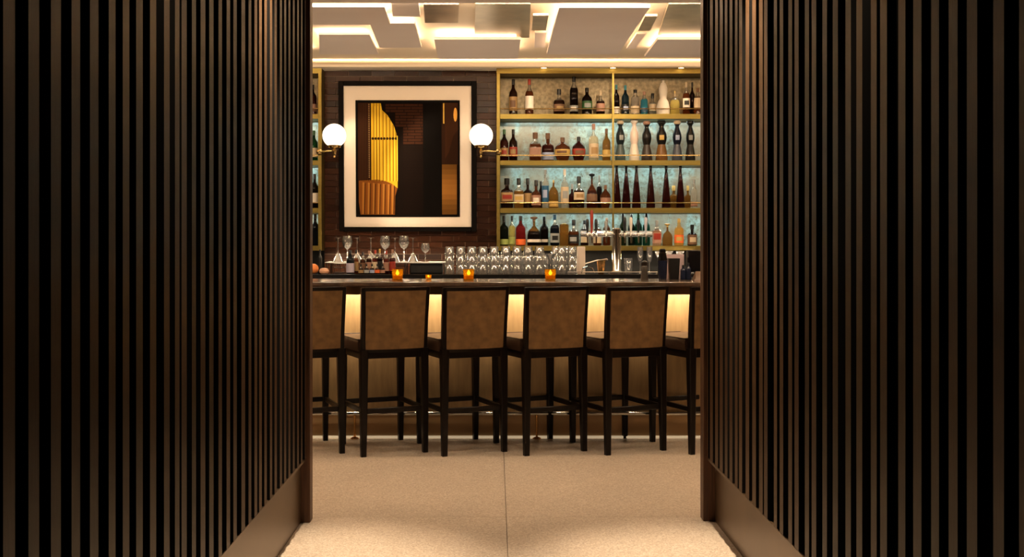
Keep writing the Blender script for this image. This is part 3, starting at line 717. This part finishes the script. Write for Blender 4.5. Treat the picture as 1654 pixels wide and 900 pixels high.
# ------------------------------------------------------------------ bar stools
def make_stool():
    t = thing('bar_stool', '', 'stool', (0, 0, 0), 0, 'bar stools along the bar')
    W, Dp, SZ, H = .205, .243, .655, 1.083
    for s in (-1, 1):
        MB().bar([(s * (W + .004), -Dp - .012, 0, .0175, .0185), (s * (W), -Dp, .62, .0262, .0272), (s * W, -Dp, SZ + .03, .0262, .0275)]).build('leg', 'espresso', t)
        MB().bar([(s * W, Dp, 0, .0165, .0175), (s * W, Dp, SZ + .01, .025, .025)]).build('leg', 'espresso', t)
        MB().bar([(s * (W + .004), -Dp, SZ + .031, .0135, .020), (s * (W + .008), -Dp - .012, .86, .0125, .018), (s * (W + .014), -Dp - .036, H, .012, .015)]).build('back_post', 'espresso', t)
    f = MB(); f.box(-W + .02, W - .02, -Dp - .012, -Dp + .014, SZ - .03, SZ + .012, bev=.003)
    f.box(-W + .02, W - .02, Dp - .012, Dp + .012, SZ - .035, SZ + .01, bev=.003)
    for s in (-1, 1): f.box(s * W - .011, s * W + .011, -Dp + .02, Dp - .02, SZ - .035, SZ + .01, bev=.003)
    f.build('seat_frame', 'espresso', t)
    # cushion: domed, rounded
    def cushion(x, y):
        return .745 + .018 * (1 - (x / .226) ** 2) * (1 - (y / .28) ** 2)
    m = MB(); nx, ny = 10, 12; v = []; fc = []
    def sq(a): return math.copysign(min(abs(a), 1), a)
    for j in range(ny + 1):
        for i in range(nx + 1):
            x = -.226 + .452 * i / nx; y = -.205 + .49 * j / ny; v.append((x, y, cushion(x, y * 1.0)))
    for j in range(ny):
        for i in range(nx): fc.append((j * (nx + 1) + i, j * (nx + 1) + i + 1, (j + 1) * (nx + 1) + i + 1, (j + 1) * (nx + 1) + i))
    edge = [i for i in range(nx)] + [nx + j * (nx + 1) for j in range(ny)] + [ny * (nx + 1) + nx - i for i in range(nx)] + [(ny - j) * (nx + 1) for j in range(ny)]
    k0 = len(v)
    for e in edge: x, y, z = v[e]; v.append((x * 1.035, y * 1.02 + .0005, z - .022))
    k1 = len(v)
    for e in edge: x, y, z = v[e]; v.append((x * 1.0, y, SZ + .012))
    n = len(edge)
    for a in range(n):
        b = (a + 1) % n
        fc.append((edge[a], edge[b], k0 + b, k0 + a)); fc.append((k0 + a, k0 + b, k1 + b, k1 + a))
    fc.append(tuple(range(k1, k1 + n)))
    seat = m.add(v, fc).build('seat', 'leather', t, angle=60)
    pts = [Vector(v[e]) for e in edge]; pts = [Vector((p.x * 1.012, p.y * 1.008, p.z + .001)) for p in pts]; pts.append(pts[0])
    MB().tube(pts, .0045, 6).build('piping', 'piping', seat)
    # curved upholstered back between the posts
    def backy(x, z): return -Dp - .036 * max(0, (z - SZ) / (H - SZ)) ** 1.4 - .022 * (1 - (x / .2) ** 2)
    def slab(z0, z1, th, name, mm, dy=0, x0=.196, nz=6):
        b = MB(); nx = 12; v = []; fc = []
        for side in (-1, 1):
            for j in range(nz + 1):
                for i in range(nx + 1):
                    z = z0 + (z1 - z0) * j / nz; x = (-1 + 2 * i / nx) * (x0 + .008 * (z - SZ) / (H - SZ)); v.append((x, backy(x, z) + dy + side * th / 2, z))
        N = (nx + 1) * (nz + 1)
        def q(s, i, j): return s * N + j * (nx + 1) + i
        for j in range(nz):
            for i in range(nx):
                for s in (0, 1): fc.append((q(s, i, j), q(s, i + 1, j), q(s, i + 1, j + 1), q(s, i, j + 1)))
        for i in range(nx):
            for j in (0, nz): fc.append((q(0, i, j), q(0, i + 1, j), q(1, i + 1, j), q(1, i, j)))
        for j in range(nz):
            for i in (0, nx): fc.append((q(0, i, j), q(0, i, j + 1), q(1, i, j + 1), q(1, i, j)))
        return b.add(v, fc).build(name, mm, t)
    slab(SZ + .030, H - .022, .040, 'backrest', 'suede')
    slab(H - .022, H + .002, .034, 'top_rail', 'espresso', nz=1, x0=.212)
    slab(SZ + .010, SZ + .031, .034, 'bottom_rail', 'espresso', nz=1)
    for y in (-Dp, Dp): MB().box(-W + .018, W - .018, y - .010, y + .010, .272, .305, bev=.003).build('stretcher', 'espresso', t)
    for s in (-1, 1): MB().box(s * W - .010, s * W + .010, -Dp + .018, Dp - .018, .272, .305, bev=.003).build('stretcher', 'espresso', t)
    return t
RZ_ = R(23)
stool0 = make_stool()
SL = ['bar stool cut off by the slatted wall under the picture end', 'brown-backed bar stool below the picture-side amber candle', 'brown-backed bar stool below the middle amber candle',
      'brown-backed bar stool below the candle near the tumblers', 'brown-backed bar stool below the draft tap column', 'bar stool cut off by the slatted wall at the shaker end']
for i, (px, py) in enumerate(((448, 740), (587, 739), (718, 738), (849.5, 737), (980.5, 736), (1117, 735))):
    D = EYE * F / (py - HY) + .024; x = X(px, D)
    lx, ly = .207, .249
    o = stool0 if i == 0 else copy_tree(stool0)
    rz = RZ_ - (R(3) if i == 0 else 0); c, s = math.cos(rz), math.sin(rz)
    o.location = (x + lx * c - ly * s, D + lx * s + ly * c, 0); o.rotation_euler = (0, 0, rz + random.uniform(-.008, .008))
    o['label'] = SL[i]

# ------------------------------------------------------------------ back counter and what stands on it
KD = 9.32
KZ = 1.105
bc = thing('back_counter', 'dark stone-topped back counter along the brick wall behind the bar', 'counter', (0, 9.7, 0)); off = bc.location[:]
MB().box(-3.4, 3.6, KD, 10.055, KZ - .04, KZ, bev=.004).build('worktop', 'black_gloss', bc, off=off)
for a in range(7):
    MB().box(-3.4 + a + .003, -2.4 + a - .003, KD + .04, KD + .06, .1, KZ - .045, bev=.002).build('cabinet_door', 'black_matte', bc, off=off)
MB().box(-3.4, 3.6, KD + .06, 10.055, 0, KZ - .04).build('carcass', 'black_matte', bc, off=off)
# low chrome gallery rail at the counter's front edge
gr = thing('counter_rail', 'low chrome gallery rail with short posts along the back counter edge', 'rail', (X(985, 9.2), KD + .02, KZ)); off = gr.location[:]
MB().tube([(X(917, 9.34), KD + .02, KZ + .018), (X(1062, 9.34), KD + .02, KZ + .018)], .004, 8).build('rail_bar', 'chrome', gr, off=off)
for px in (918, 983, 1011, 1061):
    MB().tube([(X(px, 9.34), KD + .02, KZ), (X(px, 9.34), KD + .02, KZ + .018)], .004, 8).build('rail_post', 'chrome', gr, off=off)

# riser shelf with stemware
RS = Z(423, 9.66)
rs = thing('glass_riser', 'low glass riser shelf holding stemmed glasses on the back counter', 'shelf', (X(595, 9.66), 9.66, KZ)); off = rs.location[:]
MB().box(X(528, 9.66), X(722, 9.66), 9.54, 9.80, RS - .008, RS, bev=.001).build('glass_shelf', 'frosted_glass', rs, off=off)
for px in (531, 592, 656, 719):
    for y in (9.56, 9.78): MB().tube([(X(px, 9.66), y, KZ), (X(px, 9.66), y, RS - .008)], .005, 8).build('leg', 'steel_dark', rs, off=off)
tag(MB().box(X(661, 9.5), X(714, 9.5), 9.575, 9.77, KZ, RS - .012, bev=.006).build('storage_box', 'black_matte'), 'black rectangular box under the glass riser shelf', 'box')

WINE = [(.001, .002), (.033, 0), (.034, .002), (.010, .006), (.0045, .014), (.004, .095), (.008, .105), (.030, .124), (.041, .150), (.042, .172), (.034, .215), (.0332, .215), (.041, .172), (.040, .150), (.029, .126), (.006, .108), (.001, .107)]
COUPE = [(.001, .002), (.034, 0), (.035, .002), (.010, .005), (.0045, .012), (.004, .110), (.010, .120), (.052, .185), (.0515, .186), (.009, .123), (.001, .121)]
TUMB = [(.001, 0), (.034, 0), (.036, .003), (.043, .074), (.0415, .074), (.034, .010), (.001, .010)]
def glassware(name, prof, sc, sz=None, flip=False):
    h = max(z for r, z in prof)
    p = [(r * sc, (h - z if flip else z) * (sz or sc)) for r, z in prof]
    return MB().lathe(p, 22, close=False)
def put(mesh_o, loc, label, cat, group):
    o = mesh_o.copy(); COL.objects.link(o); o.location = loc; tag(o, label, cat, group); return o
def once(name, prof, sc, sz=None, flip=False, m='clear_glass'):
    return glassware(name, prof, sc, sz, flip).build(name, m)
D = 9.64
g = once('coupe_glass', COUPE, .92, 1.1, True)
CPL = ['upturned coupe glass nearest the narrow shelf unit, foot in the air', 'upturned coupe glass between two upright wine glasses', 'upturned coupe glass above the small bitters bottles', 'upturned coupe glass between the two larger wine glasses', 'upturned coupe glass right of the larger wine glasses']
for k, px in enumerate((546, 577, 599, 638, 667)):
    lab = CPL[k]
    if k == 0: o = g; o.location = (X(px, D), D, RS); tag(o, lab, 'glass', 'upturned coupes on the riser')
    else: put(g, (X(px, D), D, RS), lab, 'glass', 'upturned coupes on the riser')
g = None
for k, (px, D2, lab) in enumerate(((561, 9.73, 'upright wine glass beside the first upturned coupe'), (622, 9.70, 'large upright wine glass above the bitters bottles'), (652.5, 9.70, 'large upright wine glass between two upturned coupes'))):
    if g is None: g = once('wine_glass', WINE, 1.05, 1.02); o = g; o.location = (X(px, D2), D2, RS); tag(o, lab, 'glass', 'upright wine glasses')
    else: put(g, (X(px, D2), D2, RS), lab, 'glass', 'upright wine glasses')
put(g, (X(687, 9.60), 9.60, RS - .0), 'smaller wine glass over the black storage box', 'glass', 'upright wine glasses').scale = (.85, .85, .72)

# stacked tumblers
tum = None
TORD = ['first', 'second', 'third', 'fourth', 'fifth', 'sixth', 'seventh', 'eighth', 'ninth', 'tenth', 'eleventh', 'twelfth']
TS = [(726, 9.5, 3), (744, 9.5, 3), (762, 9.52, 3), (780, 9.52, 3), (798, 9.54, 3), (817, 9.54, 3), (835, 9.54, 3), (853, 9.54, 3), (871, 9.54, 3), (907, 9.5, 3), (924, 9.5, 3), (752, 9.66, 2), (770, 9.66, 2), (789, 9.68, 2), (807, 9.68, 2), (826, 9.68, 2), (844, 9.68, 2), (862, 9.68, 2), (880, 9.68, 2), (915.5, 9.66, 3), (898, 9.68, 3)]
for ti, (px, D, n) in enumerate(TS):
    for k in range(n):
        loc = (X(px, D), D, KZ + k * .0755)
        row = 'front' if D < 9.6 else 'rear'
        nth = sorted(q[0] for q in TS if (q[1] < 9.6) == (D < 9.6)).index(px)
        tl = '%s clear tumbler in the %s %s-row stack counted from the storage box' % (('bottom', 'middle' if n == 3 else 'top', 'top')[k], TORD[nth], row)
        if tum is None:
            tum = once('tumbler', TUMB, .98, 1.02, True); o = tum; o.location = loc
            tag(o, tl, 'glass', 'stacked tumblers on the back counter')
        else: put(tum, loc, tl, 'glass', 'stacked tumblers on the back counter')
# martini glass in the gap of the row
MART = [(.001, .002), (.034, 0), (.035, .002), (.009, .005), (.0045, .012), (.004, .085), (.006, .09), (.050, .150), (.0492, .151), (.005, .093), (.001, .092)]
mg = once('martini_glass', MART, .95, 1.1); mg.location = (X(889, 9.46), 9.46, KZ); tag(mg, 'martini glass standing between the tumbler stacks behind a candle', 'glass', 'martini glasses')
ML = ['martini glass behind the black shaker', 'martini glass behind the pink card', 'martini glass behind the pink card, closer to the screen', 'martini glass behind the black screen']
for k, px in enumerate((1064, 1080, 1098, 1116)):
    put(mg, (X(px, 9.72), 9.72, KZ), ML[k], 'glass', 'martini glasses').scale = (.8, .8, 1.12)

# small bitters bottles and odds at the picture end of the counter
BB = [(575, 404, 9, 'std', L(AMB), black, tan, 'small amber bitters bottle with tan label'), (586, 407, 9, 'std', L(BROWN), black, brownp, 'small brown bitters bottle'), (596, 405, 9, 'std', L(BROWN), pink, pink, 'small bitters bottle with pink label'),
      (606, 404, 10, 'std', L(RED), redc, cream, 'small red bitters bottle with cream label'), (613.5, 402, 9, 'std', L(DARK), goldf, black, 'small black bitters bottle with yellow cap'), (624, 405, 9, 'std', L(RED), redc, pink, 'small red bitters bottle with pink label'), (634, 403, 10, 'std', L(RED), pink, redc, 'small bitters bottle with red label')]
for px, ty, wp, st, b, cap, lab, desc in BB:
    D = 9.49
    make_bottle('bitters_bottle', desc + ' on the back counter', 'bottle', (X(px, D), D, KZ), wp * D / F / 2, min(Z(ty, D) - KZ, 10), 'std', b, NECK, cap, lab, (.12, .5), 'bitters bottles on the back counter')
for k, (px, c, desc) in enumerate(((583, tan, 'tan'), (592, grey, 'grey'), (601, bluew, 'pale blue'), (609.5, orange, 'orange'), (618, pink, 'pink'))):
    D = 9.42
    make_bottle('miniature_bottle', 'miniature bottle with %s label at the counter edge' % desc, 'bottle', (X(px, D), D, KZ), .020, .082, 'squat', L(BROWN), NECK, black, c, (.1, .42), 'miniature bottles')
D = 9.44
make_bottle('wine_bottle', 'black bottle with lavender label beside the bitters bottles', 'bottle', (X(566, D), D, KZ), .033, Z(404, D) - KZ, 'std', L((.01, .012, .014)), L((.01, .012, .014)), black, solid((.48, .42, .52)), (.06, .45))
make_bottle('slim_bottle', 'slim black bottle beside the orange fruit on the counter', 'bottle', (X(516, D), D + .03, KZ), .017, Z(403, D) - KZ, 'tall', black, black, black)
o = MB().sphere((0, 0, .042), .042, 20, 12).build('orange_fruit', 'orange_peel'); o.location = (X(506.5, D), D, KZ); tag(o, 'round orange fruit on the back counter by the slatted wall', 'fruit')
o = MB().lathe([(.001, .004), (.022, 0), (.038, .012), (.041, .026), (.032, .044), (.012, .050), (.001, .044)], 18).build('peach_fruit', 'peach_peel'); o.location = (X(523.5, 9.38), 9.38, KZ); tag(o, 'squat peach-coloured fruit in front of the slim black bottle', 'fruit')
# wire rack of dark glass jars below the first coupes
t = thing('wire_rack', 'dark wire rack standing under the glass riser shelf', 'rack', (X(545, 9.52), 9.62, KZ)); off = t.location[:]
xa, xb = X(535, 9.52), X(555.5, 9.52)
for z in (KZ + .006, KZ + .045, KZ + .08):
    for y in (9.575, 9.70): MB().tube([(xa, y, z), (xb, y, z)], .003, 6).build('wire', 'steel_dark', t, off=off)
for x in (xa, (xa + xb) / 2, xb):
    for y in (9.575, 9.70): MB().tube([(x, y, KZ), (x, y, KZ + .082)], .003, 6).build('wire', 'steel_dark', t, off=off)

# draft tap tower
TD = 9.36
t = thing('draft_tap_tower', 'chrome draft tap tower with two arms of handles on back counter', 'tap tower', (X(996, TD), TD + .1, KZ)); off = t.location[:]
TY = TD + .1; tx = X(996, TY)
pz = Z(378, TY)
MB().lathe([(.075, 0), (.075, .012), (.045, .02), (.0385, .03), (.0385, pz - KZ + .04), (.03, pz - KZ + .05), (.001, pz - KZ + .052)], 28, (tx, TY, KZ)).build('column', 'chrome', t, off=off)
xa, xb = X(938, TY), X(1053, TY)
MB().tube([(xa, TY, pz), (xb, TY, pz)], .026, 20).build('cross_pipe', 'chrome', t, off=off)
for px, hc, hh in ((948, black, .115), (955, redc, .19), (962, black, .115), (978, grey, .10), (1008, black, .13), (1018, white, .13), (1030, black, .11), (1042, solid((.55, .52, .58)), .13)):
    x = X(px, TY)
    fa = MB().tube([(x, TY - .02, pz), (x, TY - .06, pz), (x, TY - .066, pz - .03), (x, TY - .07, pz - .075)], [.010, .010, .008, .006], 10).build('faucet', 'chrome', t, off=off)
    MB().lathe([(.006, .0), (.008, .02), (.013, hh * .5), (.014, hh * .9), (.008, hh)], 12, (x, TY - .045, pz + .008)).build('tap_handle', hc, fa, off=off)

# right-hand end of the back counter
o = MB().box(-.032, .032, -.045, .045, 0, .225, bev=.003).build('paper_box', 'paper'); o.location = (X(938.5, 9.62), 9.62, KZ); tag(o, 'tall cream paper box beside the last tumbler stack', 'box')
t = thing('strainer_cup', 'copper cup with folded cloth over its rim', 'cup', (X(971, 9.5), 9.5, KZ))
MB().lathe([(.022, 0), (.026, .004), (.036, .095), (.040, .112), (.038, .112), (.034, .095), (.024, .008), (.001, .008)], 22, close=False).build('cup_body', 'copper', t)
MB().add([(-.13, -.01, .085), (-.04, -.03, .112), (.045, -.02, .128), (.06, .03, .118), (-.03, .03, .116), (-.13, .03, .087), (-.13, -.01, .080), (-.04, -.03, .107), (.045, -.02, .122), (.06, .03, .112), (-.03, .03, .1125), (-.13, .03, .082)],
    [(0, 1, 4, 5), (1, 2, 3, 4), (6, 11, 10, 7), (7, 10, 9, 8), (0, 6, 7, 1), (1, 7, 8, 2), (2, 8, 9, 3), (3, 9, 10, 4), (4, 10, 11, 5), (5, 11, 6, 0)]).build('folded_cloth', 'paper', t)
o = MB().tube([(-.05, 0, .005), (-.04, 0, .045), (0, 0, .062), (.04, 0, .045), (.058, 0, .006)], .005, 8).build('bar_tongs', 'chrome'); o.location = (X(949, 9.42), 9.42, KZ); tag(o, 'curved chrome tongs standing in front of copper cup', 'tongs')
o = once('highball_glass', TUMB, .85, 1.75); o.location = (X(1015, 9.45), 9.45, KZ); tag(o, 'clear highball glass beside the tap column', 'glass')
for k, (px, lab) in enumerate(((1034, 'champagne flute in front of the tap arm, nearer the column'), (1049, 'champagne flute in front of the tap arm, nearer the shaker'))):
    FL = [(.001, .002), (.030, 0), (.031, .002), (.008, .006), (.004, .012), (.004, .09), (.016, .105), (.024, .14), (.023, .225), (.0222, .225), (.023, .14), (.014, .108), (.001, .1)]
    if k == 0: fo = once('champagne_flute', FL, 1.0); fo.location = (X(px, 9.42), 9.42, KZ); tag(fo, lab, 'glass', 'champagne flutes')
    else: put(fo, (X(px, 9.42), 9.42, KZ), lab, 'glass', 'champagne flutes')
# things standing on the bar at the service end
BD = 8.08
t = thing('pepper_mill', 'grey-brown pepper mill on the bar beside a black shaker', 'mill', (X(1041, BD), BD, bt))
MB().lathe([(.026, 0), (.027, .01), (.022, .05), (.024, .09), (.020, .096)], 18).build('mill_body', solid((.05, .042, .034), .4), t)
MB().lathe([(.020, .097), (.024, .105), (.023, .125), (.008, .135), (.001, .137)], 18).build('mill_head', 'steel_dark', t)
t = thing('cocktail_shaker', 'tall black cocktail shaker on the bar', 'shaker', (X(1070, BD), BD, bt))
MB().lathe([(.027, 0), (.029, .004), (.036, .13), (.036, .135)], 22).build('shaker_body', 'navy', t)
MB().lathe([(.036, .136), (.034, .15), (.026, .185), (.026, .19)], 22).build('shaker_top', 'black_gloss', t)
MB().lathe([(.024, .191), (.024, .212), (.016, .219)], 18).build('shaker_cap', 'black_gloss', t)
MB().tube([(.044, -.02, .002), (.044, -.02, .15)], .004, 8).build('bar_spoon_rest', 'chrome', t)
o = MB().lathe([(.042, 0), (.044, .003), (.055, .135), (.057, .142), (.053, .142), (.041, .006), (.001, .006)], 4, p=2, close=False, a0=R(45), a1=R(405)).build('caddy_bin', 'black_matte'); o.location = (X(1089, BD), BD + .02, bt); o.scale = (1.0, .9, 1.06); tag(o, 'black square caddy bin on the bar beside the shaker', 'bin')
for k, (px, h, lab) in enumerate(((1101.5, .105, 'short navy bottle beside the black caddy bin'), (1110, .12, 'taller navy bottle beside the black screen'))):
    make_bottle('navy_bottle', lab, 'bottle', (X(px, BD), BD - .05, bt), .019, h, 'tall', 'navy', 'navy', black)
o = MB().box(-.07, .07, -.002, .002, 0, .115).build('menu_card', 'pink_paper'); o.location = (X(1093, BD), BD + .11, bt + .063); o.location.z = bt; o.scale = (1, 1, 1.55); tag(o, 'pale pink menu card standing behind the caddy bin', 'card')
t = thing('till_screen', 'black touch screen standing beside the right slatted wall', 'screen', (X(1132, BD), BD + .05, bt))
MB().box(-.085, .085, -.012, .012, .055, .205, bev=.004).build('monitor', 'screen', t)
MB().box(-.09, .09, .013, .03, .05, .21, bev=.004).build('housing', 'steel_dark', t)
MB().box(-.05, .05, -.04, .06, 0, .012, bev=.003).box(-.015, .015, .031, .05, .012, .1).build('stand', 'black_matte', t)
o = MB().add([(-.045, -.06, 0), (.07, -.06, 0), (.07, .03, 0), (-.045, .03, 0), (-.03, -.05, .018), (.07, -.05, .018), (.07, .02, .062), (-.02, .02, .062)], [(0, 1, 2, 3), (4, 5, 6, 7), (0, 1, 5, 4), (1, 2, 6, 5), (2, 3, 7, 6), (3, 0, 4, 7)]).build('leather_folder', 'tan_leather'); o.location = (X(1124, BD), BD - .12, bt); tag(o, 'tan leather bill folder leaning in front of the screen', 'folder')
print('bricks', nb)
